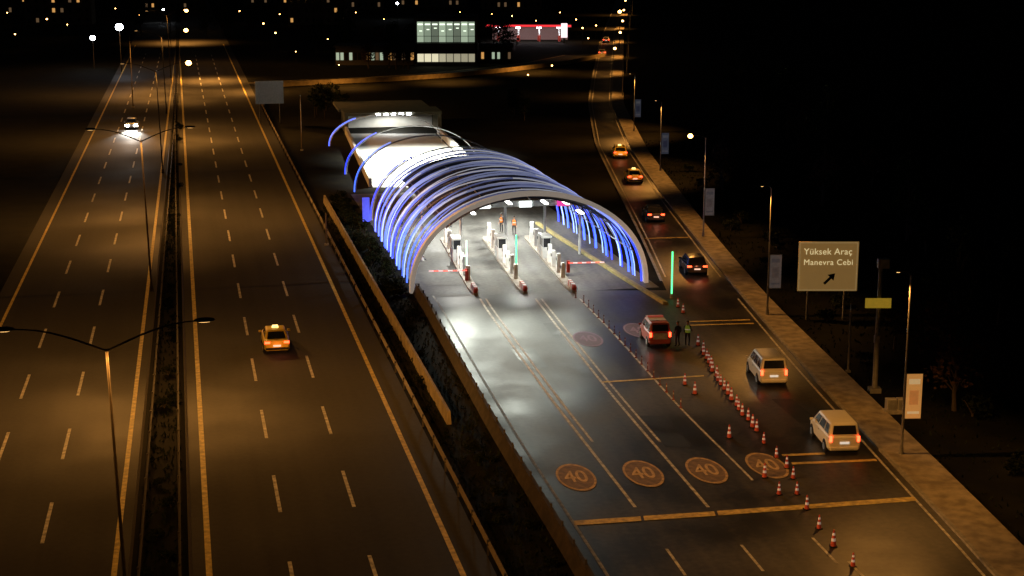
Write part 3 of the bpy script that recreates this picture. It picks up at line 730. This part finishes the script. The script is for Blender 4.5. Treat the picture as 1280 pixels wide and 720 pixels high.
a = double_lamp(False, e=640); a.location = F(-3.0, 62.5)
dup(a, F(-3.0, -3), HR); dup(a, F(-2.9, 128), HR)
b = double_lamp(True, e=620); b.location = F(-2.4, 193.3)
dup(b, F(-2.2, 258.7), HR); dup(b, F(-1.6, 324), HR)
b2 = double_lamp(True, False); b2.location = F(-1.6, 400)

def side_lamp(i, x, y, lit, bcol, h=9.6, e=1250, rz=.05):
    th = thing('street_lamp', 'slim street lamp with arm and hanging banner beside the footway' if bcol else 'slim lit street lamp beside the distant footway', 'street lamp', (x, y, .13), rz, 'lamps along the footway')
    k = h-9.3
    m = MB(); m.cyl((0, 0, 0), (0, 0, .4), .14, .11); m.cyl((0, 0, .3), (0, 0, h), .08, .045); m.obj('pole', M_steel, th)
    ax = -1.2 if lit else -.45
    m = MB(); m.tube([(0, 0, 9.2+k), (ax*.25, 0, 9.42+k), (ax*.65, 0, 9.5+k), (ax, 0, 9.52+k)], .03, 6); m.obj('arm', M_dark, th)
    m = MB(); m.ball((ax-.22, 0, 9.53+k), (.27, .11, .065), 10, 6); lu = m.obj('luminaire', M_dark, th, smooth=True)
    m = MB(); m.ball((ax-.25, 0, 9.46+k), (.24, .22, .2) if lit else (.10, .05, .01), 10, 6); m.obj('lens', M_lamp if lit else M_lens_dim, lu, smooth=True)
    if y < 250: light('lamp_light', (ax-.35, 0, 9.40+k if not lit else 9.2+k), e, ORANGE, th, 'SPOT', 134, .6, bat=True, rad=.02, rot=(0, R(17), 0))
    else: light('lamp_light', (ax-.35, 0, 9.2+k), e, ORANGE, th, 'SPOT', 110, 1, rad=.02, rot=(0, R(26), 0))
    if bcol:
        m = MB(); m.cyl((0, 0, 4.55), (1.0, 0, 4.55), .025); m.obj('banner_bracket', M_steel, th)
        m = MB(); m.cyl((0, 0, 2.0), (1.0, 0, 2.0), .025); m.obj('banner_bracket', M_steel, th)
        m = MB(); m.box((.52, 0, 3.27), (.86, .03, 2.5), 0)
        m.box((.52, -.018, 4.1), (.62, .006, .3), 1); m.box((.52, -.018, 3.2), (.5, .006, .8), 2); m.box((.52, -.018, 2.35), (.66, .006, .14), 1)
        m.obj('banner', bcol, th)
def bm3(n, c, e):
    return [mat(n+'_a', c[0], .7, emit=c[0], es=e), mat(n+'_b', c[1], .7, emit=c[1], es=e), mat(n+'_c', c[2], .7, emit=c[2], es=e)]  # weak emission imitates lamp light falling on the banner cloth
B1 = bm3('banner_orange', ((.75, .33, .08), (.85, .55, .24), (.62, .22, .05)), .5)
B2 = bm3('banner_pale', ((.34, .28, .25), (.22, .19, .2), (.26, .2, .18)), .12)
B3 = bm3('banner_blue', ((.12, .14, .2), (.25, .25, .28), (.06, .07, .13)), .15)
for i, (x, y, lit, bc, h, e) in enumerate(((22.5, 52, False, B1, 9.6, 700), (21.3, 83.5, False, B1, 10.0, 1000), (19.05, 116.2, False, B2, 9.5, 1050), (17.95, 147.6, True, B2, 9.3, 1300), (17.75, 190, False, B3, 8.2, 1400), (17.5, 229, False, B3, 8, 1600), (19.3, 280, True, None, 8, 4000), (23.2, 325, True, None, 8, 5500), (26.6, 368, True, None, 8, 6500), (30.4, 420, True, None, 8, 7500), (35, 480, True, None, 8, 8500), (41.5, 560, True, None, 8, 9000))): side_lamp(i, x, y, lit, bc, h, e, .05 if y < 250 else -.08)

# far lamps
fl = thing('street_lamp', 'distant lit street lamp', 'street lamp', (0, 0, 0), 0, 'distant city lamps')
m = MB(); m.cyl((0, 0, 0), (0, 0, 9), .1, .06); m.obj('pole', M_dark, fl)
m = MB(); m.ball((0, 0, 9.1), (.42, .42, .36), 10, 6); m.obj('globe', M_lamp, fl, smooth=True)
fw = thing('street_lamp', 'distant bright white floodlight on a pole', 'floodlight', (0, 0, 0), 0, 'distant city lamps')
m = MB(); m.cyl((0, 0, 0), (0, 0, 9), .12, .08); m.obj('pole', M_dark, fw)
m = MB(); m.ball((0, 0, 9.1), (.8, .8, .7), 10, 6); m.obj('globe', M_lampw, fw, smooth=True)
def far(u, v, h):   # surveyed bearing/distance of a lamp head of height h
    s = (v+85)/(1-h/28.0); return 28.69*(u-640)/s, 58780/s-6.23
fw.location = (*far(152, 33, 9.1), 0)
for x, y, sc in ((*far(118, 46, 6.5), .7), (*far(497, 4, 5), .55), (*far(205, 8, 5), .45)): dup(fw, (x, y, 0), 0, sc)
fl.location = (*far(774, 14, 9.1), 0)
for (u, v, h, sc) in ((690, 76, 4, .35), (660, 84, 4, .3), (330, 22, 6, .5), (345, 36, 5, .45), (390, 5, 6, .5), (60, 14, 7, .55), (105, 5, 6, .5), (232, 10, 6, .6), (175, 12, 6, .5), (265, 12, 6, .4), (728, 30, 5, .45), (445, 8, 5, .35), (480, 14, 5, .3), (640, 12, 5, .35), (575, 6, 5, .3), (300, 8, 5, .4), (410, 42, 4, .3), (20, 30, 6, .4), (735, 40, 5, .4), (720, 18, 5, .4), (700, 8, 5, .35), (670, 20, 4, .3), (85, 22, 5, .35), (40, 5, 6, .45), (424, 76, 3, .25), (370, 60, 3, .25), (615, 8, 5, .3), (540, 12, 5, .3), (350, 10, 5, .35), (145, 5, 5, .4), (10, 10, 5, .4), (745, 25, 5, .4)):
    x, y = far(u, v, h); dup(fl, (x, y, 0), 0, sc)
for x, y, z, e in ((-46, 290, 7, 8000), (-30, 299, 7, 9000), (-12, 309, 7, 9000), (5, 331, 7, 9000), (-58, 312, 8, 22000), (-85, 420, 10, 26000)):
    light('lamp_light', (x-.6, y-1.2, z), e, ORANGE, None, 'SPOT', 130, 1, rad=.02)

def thin_pole(x, y, h, label):
    th = thing('mast_pole', label, 'pole', (x, y, 0), 0, 'slender unlit poles')
    m = MB(); m.cyl((0, 0, 0), (0, 0, h), .09, .05); m.obj('shaft', M_ochre, th)
    m = MB(); m.box((0, 0, .08), (.35, .35, .16)); m.obj('base_plate', M_steel, th)
thin_pole(-27.6, 209, 7.2, 'slender unlit pole beside the highway verge')
thin_pole(-17.0, 144, 3.0, 'short brown post beside the ochre wall')
thin_pole(-62, 262, 12, 'tall slender unlit pole at the distant median')

# ------------------------------------------------------------------ signs
sg = thing('road_sign', 'large beige direction sign with two lines and diagonal arrow', 'road sign', (23.2, 115, 0), .0)
for x in (-1.4, 1.3):
    m = MB(); m.cyl((x, .12, 0), (x, .12, 5.6), .08); m.obj('post', M_steel, sg)
m = MB(); m.box((0, 0, 4.05), (4.4, .08, 3.7)); m.obj('panel', mat('sign_beige', (.38, .24, .08), .6, c2=(.32, .20, .07), scale=.8, emit=(1, .55, .16), es=.15), sg, bevel=.02)  # emission on panel, border and lettering imitates light falling on the sign
m = MB()
for c_, d_ in (((0, -.05, 5.82), (4.2, .02, .07)), ((0, -.05, 2.28), (4.2, .02, .07)), ((-2.1, -.05, 4.05), (.07, .02, 3.5)), ((2.1, -.05, 4.05), (.07, .02, 3.5))): m.box(c_, d_)
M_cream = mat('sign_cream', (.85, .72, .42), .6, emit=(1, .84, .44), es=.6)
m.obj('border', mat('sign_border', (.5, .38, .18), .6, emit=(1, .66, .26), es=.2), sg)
text_mesh('Yüksek Araç', .66, M_cream, sg, (-.05, -.07, 5.15), (R(90), 0, 0), 'sign_lettering', sp=1.05, off=0)
text_mesh('Manevra Cebi', .60, M_cream, sg, (0, -.07, 4.35), (R(90), 0, 0), 'sign_lettering', sp=1.08, off=0)
m = MB(); c = Vector((.1, -.06, 3.1)); d = Vector((.707, 0, .707)); n = Vector((-.707, 0, .707))
m.poly([c-d*.5-n*.1, c+d*.2-n*.1, c+d*.2+n*.1, c-d*.5+n*.1]); m.poly([c+d*.15-n*.32, c+d*.62, c+d*.15+n*.32]); m.obj('arrow', M_rubber, sg)
pp = thing('utility_pole', 'plain slender metal pole behind the footway', 'pole', (21.9, 100.6, 0), 0)
m = MB(); m.cyl((0, 0, 0), (0, 0, 4.6), .07, .05); m.obj('shaft', M_steel, pp); m = MB(); m.box((0, 0, .06), (.3, .3, .12)); m.obj('base_plate', M_steel, pp)
cp = thing('camera_pole', 'thick camera mast with yellow warning panel', 'camera mast', (22.6, 96, 0), 0)
m = MB(); m.cyl((0, 0, 0), (0, 0, 8.2), .18, .12, 12); m.box((0, 0, .15), (.7, .7, .3)); m.obj('mast', M_steel, cp)
m = MB(); m.box((.15, 0, 8.2), (.7, .5, .6)); m.obj('camera', M_steel, cp, bevel=.04)
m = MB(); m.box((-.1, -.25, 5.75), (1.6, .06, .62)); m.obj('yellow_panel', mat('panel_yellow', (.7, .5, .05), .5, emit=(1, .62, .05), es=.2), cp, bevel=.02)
m = MB(); m.box((0, 0, 3.4), (.35, .3, .5)); m.obj('cabinet', M_steel, cp, bevel=.03)
cb_ = thing('utility_cabinet', 'pair of pale electrical cabinets on a concrete plinth', 'electrical cabinet', (22.9, 91.6, 0), .1)
m = MB(); m.box((0, 0, .1), (1.5, .7, .2)); m.obj('plinth', M_kerb, cb_)
for x in (-.33, .33):
    m = MB(); m.box((x, 0, .55), (.6, .45, .7)); bx = m.obj('cabinet', mat('cabinet_grey', (.35, .34, .32), .6), cb_, bevel=.03)
    m = MB(); m.box((x, -.23, .55), (.5, .02, .58)); m.obj('door', M_steel, bx)
bs = thing('road_sign', 'back of a large grey panel sign on two posts', 'road sign', (-36.3, 240, 0), .25)
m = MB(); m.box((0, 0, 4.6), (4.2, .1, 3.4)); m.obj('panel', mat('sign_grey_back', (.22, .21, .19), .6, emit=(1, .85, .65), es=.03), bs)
for x in (-1.5, 1.5):
    m = MB(); m.cyl((x, .15, 0), (x, .15, 6.0), .09); m.obj('post', M_steel, bs)

# ------------------------------------------------------------------ buildings
def win_mat(name, c, e): return mat(name, (.3, .3, .3), .3, emit=c, es=e)
W_white = win_mat('window_lit_white', (.80, 1, .72), .42); W_warm = win_mat('window_lit_warm', (1, .50, .14), .6); W_dim = win_mat('window_lit_dim', (1, .6, .3), .10)
M_bwall = mat('dark_render', (.06, .055, .05), .85); M_bwall2 = mat('dull_render', (.10, .09, .07), .85)
def building(label, x, y, w, d, h, floors, cols, lit, wallm, rz=0, name='building', wins=(W_warm, W_dim, W_dim), ww=.5):
    th = thing(name, label, 'building', (x, y, 0), rz)
    m = MB(); m.box((0, d/2, h/2), (w, d, h)); m.obj('wall', wallm, th)
    m = MB(); m.box((0, d/2, h+.2), (w+.6, d+.6, .4)); m.obj('roof', M_bwall, th)
    fh = h/floors; cw = w/cols
    wm = MB(); wm.box((0, 0, 0), (cw*ww, .08, fh*.42))
    mes = {}
    for k, mm in enumerate([M_glass]+list(wins)): mes[k] = wm.mesh('window', mm)
    for f_ in range(floors):
        for c_ in range(cols):
            k = 0 if random.random() > lit else random.randint(1, len(wins))
            child(mes[k], 'window', th, (-w/2+cw*(c_+.5), -.05, fh*(f_+.5)))
    return th
sr = thing('office_building', 'two-storey glass-fronted building with bright white rooms', 'building', (-14.1, 345, 0), 0)
m = MB(); m.box((0, 6, 5.0), (12.9, 11, 10)); m.box((0, 0, 9.75), (13.4, 1.6, .5)); m.box((0, 0, 3.75), (13.2, 1.4, 2.2))
for x in (-6.4, 6.4): m.box((x, 0, 5), (.5, 1.4, 10))
m.obj('wall', mat('showroom_wall', (.10, .10, .095), .8), sr)
m = MB(); m.box((0, 6, 10.2), (13.4, 11.6, .4)); m.obj('roof', M_bwall, sr)
W_brt = win_mat('room_light_white', (.86, 1, .78), 1.6)
wgrey = win_mat('window_grey', (.7, .85, .62), .16); wmid = win_mat('window_mid', (.75, .95, .68), .28)
for k in range(8):
    x = -5.5+k*1.57
    m = MB(); m.box((x, .42, 7.2), (1.45, .06, 4.3)); wo = m.obj('window', (W_white, wgrey, wmid)[(k*2) % 3], sr)
    m = MB()
    m.box((x, .36, 6.3), (1.5, .05, .10))
    m.box((x-.78, .34, 7.2), (.12, .08, 4.3)); m.obj('mullion', M_dark, wo)
    m = MB(); m.box((x, .35, 8.8), (1.1, .05, .3)); m.obj('ceiling_light', W_brt, wo)
    m = MB(); m.box((x+.1, .35, 7.4+.3*(k % 3)), (.6, .05, .18)); m.obj('ceiling_light', W_brt, wo)
    m = MB(); m.box((x, .42, 1.7), (1.4, .06, 1.7)); m.obj('shop_window', win_mat('shop_window_lit', (1, .92, .62), random.uniform(.2, .8)), sr)
bd = building('low annex with lit shop windows beside the glass-fronted building', -29.5, 347, 17, 8, 3.8, 1, 18, .65, M_bwall, wins=(W_white, W_warm, W_white, W_dim), ww=.7)
building('low annex with lit windows at the roadside', -3.5, 352, 7, 8, 3.4, 1, 6, .6, M_bwall, wins=(W_white, W_dim, W_warm))
ps = thing('petrol_station', 'petrol station with glowing red canopy edge and white lamps', 'petrol station', (4.5, 425, 0), -.05)
m = MB(); m.box((0, 0, 4.2), (22, 9, .6)); m.obj('canopy_roof', M_gsteel, ps)
m = MB(); m.box((0, -4.55, 4.25), (22.2, .12, .5)); m.obj('red_fascia', mat('red_fascia_lit', (.6, .05, .05), .4, emit=(1, .04, .05), es=1.1), ps)
for x in (-8, -2.7, 2.7, 8):
    m = MB(); m.cyl((x, -2, 0), (x, -2, 4.0), .25); m.obj('column', M_wsteel, ps)
    m = MB(); m.box((x, -2, .9), (.8, .6, 1.6)); m.obj('fuel_pump', M_red, ps)
    m = MB(); m.box((x, -4.2, 3.75), (1.2, .6, .12)); m.obj('canopy_lamp', M_lampw, ps)
m = MB(); m.box((0, 8, 1.6), (20, 4, 3.2)); m.obj('kiosk', mat('kiosk_lit', (.15, .12, .12), .5, emit=(1, .5, .45), es=.10), ps)
light('station_light', (0, -2, 3.8), 500, (1, .75, .75), ps, 'AREA', size=16, sizey=4)
ts_ = thing('price_tower', 'tall lit sign tower of the petrol station', 'sign tower', (13.5, 418, 0), 0)
m = MB(); m.box((0, 0, 3.2), (1.6, .4, 3.6)); m.obj('sign_panel', mat('tower_sign_lit', (.9, .9, .9), .4, emit=(1, .8, .85), es=1.5), ts_); m = MB(); m.box((0, .05, .7), (.6, .3, 1.4)); m.obj('stem', M_steel, ts_)
for args in ((-172, 560, 30, 14, 18, 5, 12), (-128, 600, 26, 14, 16, 5, 11), (-92, 640, 28, 14, 20, 6, 11), (-60, 600, 24, 12, 15, 4, 10), (-30, 620, 26, 14, 14, 4, 10), (0, 600, 22, 14, 15, 4, 9), (-140, 500, 20, 10, 9, 3, 8), (-60, 500, 18, 10, 9, 3, 8)):
    building('apartment block with scattered warm lit windows', *args, .22, M_bwall2, rz=random.uniform(-.15, .15), name='apartment_block', ww=.34)

# ------------------------------------------------------------------ vegetation
def leaves(m, blobs, n, size, mi=0):
    for (c, r) in blobs:
        for _ in range(n):
            d = Vector((random.gauss(0, 1), random.gauss(0, 1), random.gauss(0, 1))).normalized()*r*random.uniform(.55, 1.05)
            p = Vector(c)+Vector((d.x, d.y, d.z*.8)); s = size*random.uniform(.6, 1.3)
            a = Vector((random.gauss(0, 1), random.gauss(0, 1), random.gauss(0, .6))).normalized()*s
            b = a.cross(Vector((random.gauss(0, 1), random.gauss(0, 1), random.gauss(0, 1)))).normalized()*s*.7
            m.poly([p-a, p-b, p+a, p+b], mi)
def tree_src(h, crown, lm_, n=42, label='dark leafy roadside tree'):
    th = thing('tree', label, 'tree', (0, 0, 0), 0, 'roadside trees')
    m = MB(); m.tube([(0, 0, 0), (.08, .05, h*.25), (-.05, .1, h*.5), (.05, 0, h*.8)], [.2, .15, .11, .05], 7)
    blobs = []
    for k in range(15):
        a = random.uniform(0, 6.28); z = random.uniform(h*.28, h*.95); rr_ = crown*random.uniform(.3, .85)*(1.15-z/h*.6)
        tip = (math.cos(a)*rr_, math.sin(a)*rr_, z); blobs.append((tip, crown*random.uniform(.3, .48)))
        m.tube([(0, 0, max(.25*h, z-h*.22)), tuple((Vector(tip)*.6+Vector((0, 0, z-.1*h))*.4)), tip], [.07, .05, .02], 5)
    m.obj('trunk', M_bark, th)
    m = MB(); leaves(m, blobs, n, .2); m.obj('crown', lm_, th)
    return th
trees = [tree_src(7, 2.6, M_leaf, 60), tree_src(9, 3.0, M_leaf, 66), tree_src(5.5, 2.3, M_leaf2, 26, 'reddish half-bare roadside tree')]
spots = []
def scatter(n, fx):
    for _ in range(n): spots.append(fx())
scatter(6, lambda: (random.uniform(-31, -26), random.uniform(245, 262)))
scatter(3, lambda: (random.uniform(0, 9), random.uniform(235, 262)))
scatter(14, lambda: (random.uniform(-50, 8), random.uniform(362, 400)))
scatter(6, lambda: (random.uniform(-38, -21), random.uniform(334, 341)))
scatter(9, lambda: tuple(F(random.uniform(-75, -55), random.uniform(150, 420)))[:2])
scatter(16, lambda: (random.uniform(29, 46), random.uniform(80, 260)))
scatter(8, lambda: (random.uniform(-120, -40), random.uniform(430, 480)))
used = [False]*3
for n_, (x, y) in enumerate(spots):
    k = random.choice((0, 0, 1, 1, 1)) if n_ < 9 else random.choice((0, 1, 1, 2))
    sc = random.uniform(.4, .6) if n_ < 9 else random.uniform(.7, 1.15)
    if n_ >= 9 and not used[k]: trees[k].location = (x, y, 0); used[k] = True
    else: dup(trees[k], (x, y, 0), random.uniform(0, 6.28), sc)
for k, (x, y, s_) in enumerate(((22.8, 172, .9), (23.5, 178, .9), (26.5, 92, .8), (27.5, 99, .9), (26.2, 106, .7))):
    dup(trees[2], (x, y, 0), k, s_)
bs_ = thing('shrub', 'low dense dark green shrub', 'shrub', (0, 0, 0), 0, 'roadside shrubs')
m = MB(); m.tube([(0, 0, 0), (.03, .02, .5)], [.05, .03], 5)
for k in range(5): m.tube([(0, 0, .1), (math.cos(k*1.3)*.4, math.sin(k*1.3)*.4, .7)], [.03, .015], 4)
m.obj('stem', M_bark, bs_)
m = MB(); leaves(m, [((random.uniform(-.5, .5), random.uniform(-.6, .6), random.uniform(.35, .75)), random.uniform(.3, .5)) for _ in range(7)], 60, .09); m.obj('foliage', M_leafd, bs_)
bs_.location = F(16.2, 125)
for k in range(50):
    t = random.uniform(114, 172); dup(bs_, F(random.uniform(15.3, 16.2 if t < 128 else 17.0), t), random.random()*6, random.uniform(.5, .95))
for k in range(16):
    t = random.uniform(66, 112); dup(bs_, F(random.uniform(13.8, 15.6), t), random.random()*6, random.uniform(.35, .65))
for k in range(40):
    t = random.uniform(66, 250); dup(bs_, F(random.uniform(-2.3, -1.3)+.007*(t-70), t, .08), random.random()*6, random.uniform(.4, .7))
for k in range(40):
    y = random.uniform(66, 200); dup(bs_, (smoothline(OUT, y)+random.uniform(1.5, 8.0), y, 0), random.random()*6, random.uniform(.6, 1.4))
m = MB()
for k in range(8000):
    r_ = random.random()
    if r_ < .45: p = F(random.uniform(13.1, 17.2), random.uniform(62, 165))
    elif r_ < .7: t = random.uniform(60, 260); p = F(random.uniform(oL(-2.8, t), -.8), t, .1)
    else: y = random.uniform(62, 220); p = Vector((smoothline(OUT, y)+random.uniform(.1, 8), y, 0))
    if r_ < .45 and p.x > smoothline(PL, min(p.y, 124))-.8: continue
    h = random.uniform(.10, .3); a = random.uniform(0, 6.28); d = Vector((math.cos(a), math.sin(a), 0))*.07; q = Vector((random.gauss(0, .1), random.gauss(0, .1), h))
    m.poly([p-d, p+d, p+q])
o = m.obj('grass', M_leafd); tag(o, 'rough dark grass on verges and median', 'grass', kind='stuff')

# ------------------------------------------------------------------ world, moon, camera
w = bpy.data.worlds.new('World'); scene.world = w; w.use_nodes = True
nt = w.node_tree; bg = nt.nodes['Background']
sky = nt.nodes.new('ShaderNodeTexSky'); sky.sky_type = 'NISHITA'; sky.sun_disc = False; sky.sun_elevation = R(12); sky.sun_rotation = R(200)
nt.links.new(sky.outputs['Color'], bg.inputs['Color']); bg.inputs['Strength'].default_value = .0006
sl = bpy.data.lights.new('moon', 'SUN'); sl.energy = .004; sl.angle = R(.5); sl.color = (.8, .8, 1)
so = bpy.data.objects.new('moon', sl); col.objects.link(so); so.rotation_euler = (R(50), 0, R(200))
cam = bpy.data.cameras.new('camera'); cam.lens = 56.25; cam.sensor_width = 36; cam.clip_end = 6000
co = bpy.data.objects.new('camera', cam); col.objects.link(co); co.location = (0, 0, 28); co.rotation_euler = (R(90-12.54), 0, 0)
scene.camera = co
scene.view_settings.view_transform = 'Standard'; scene.view_settings.look = 'None'; scene.view_settings.exposure = 0
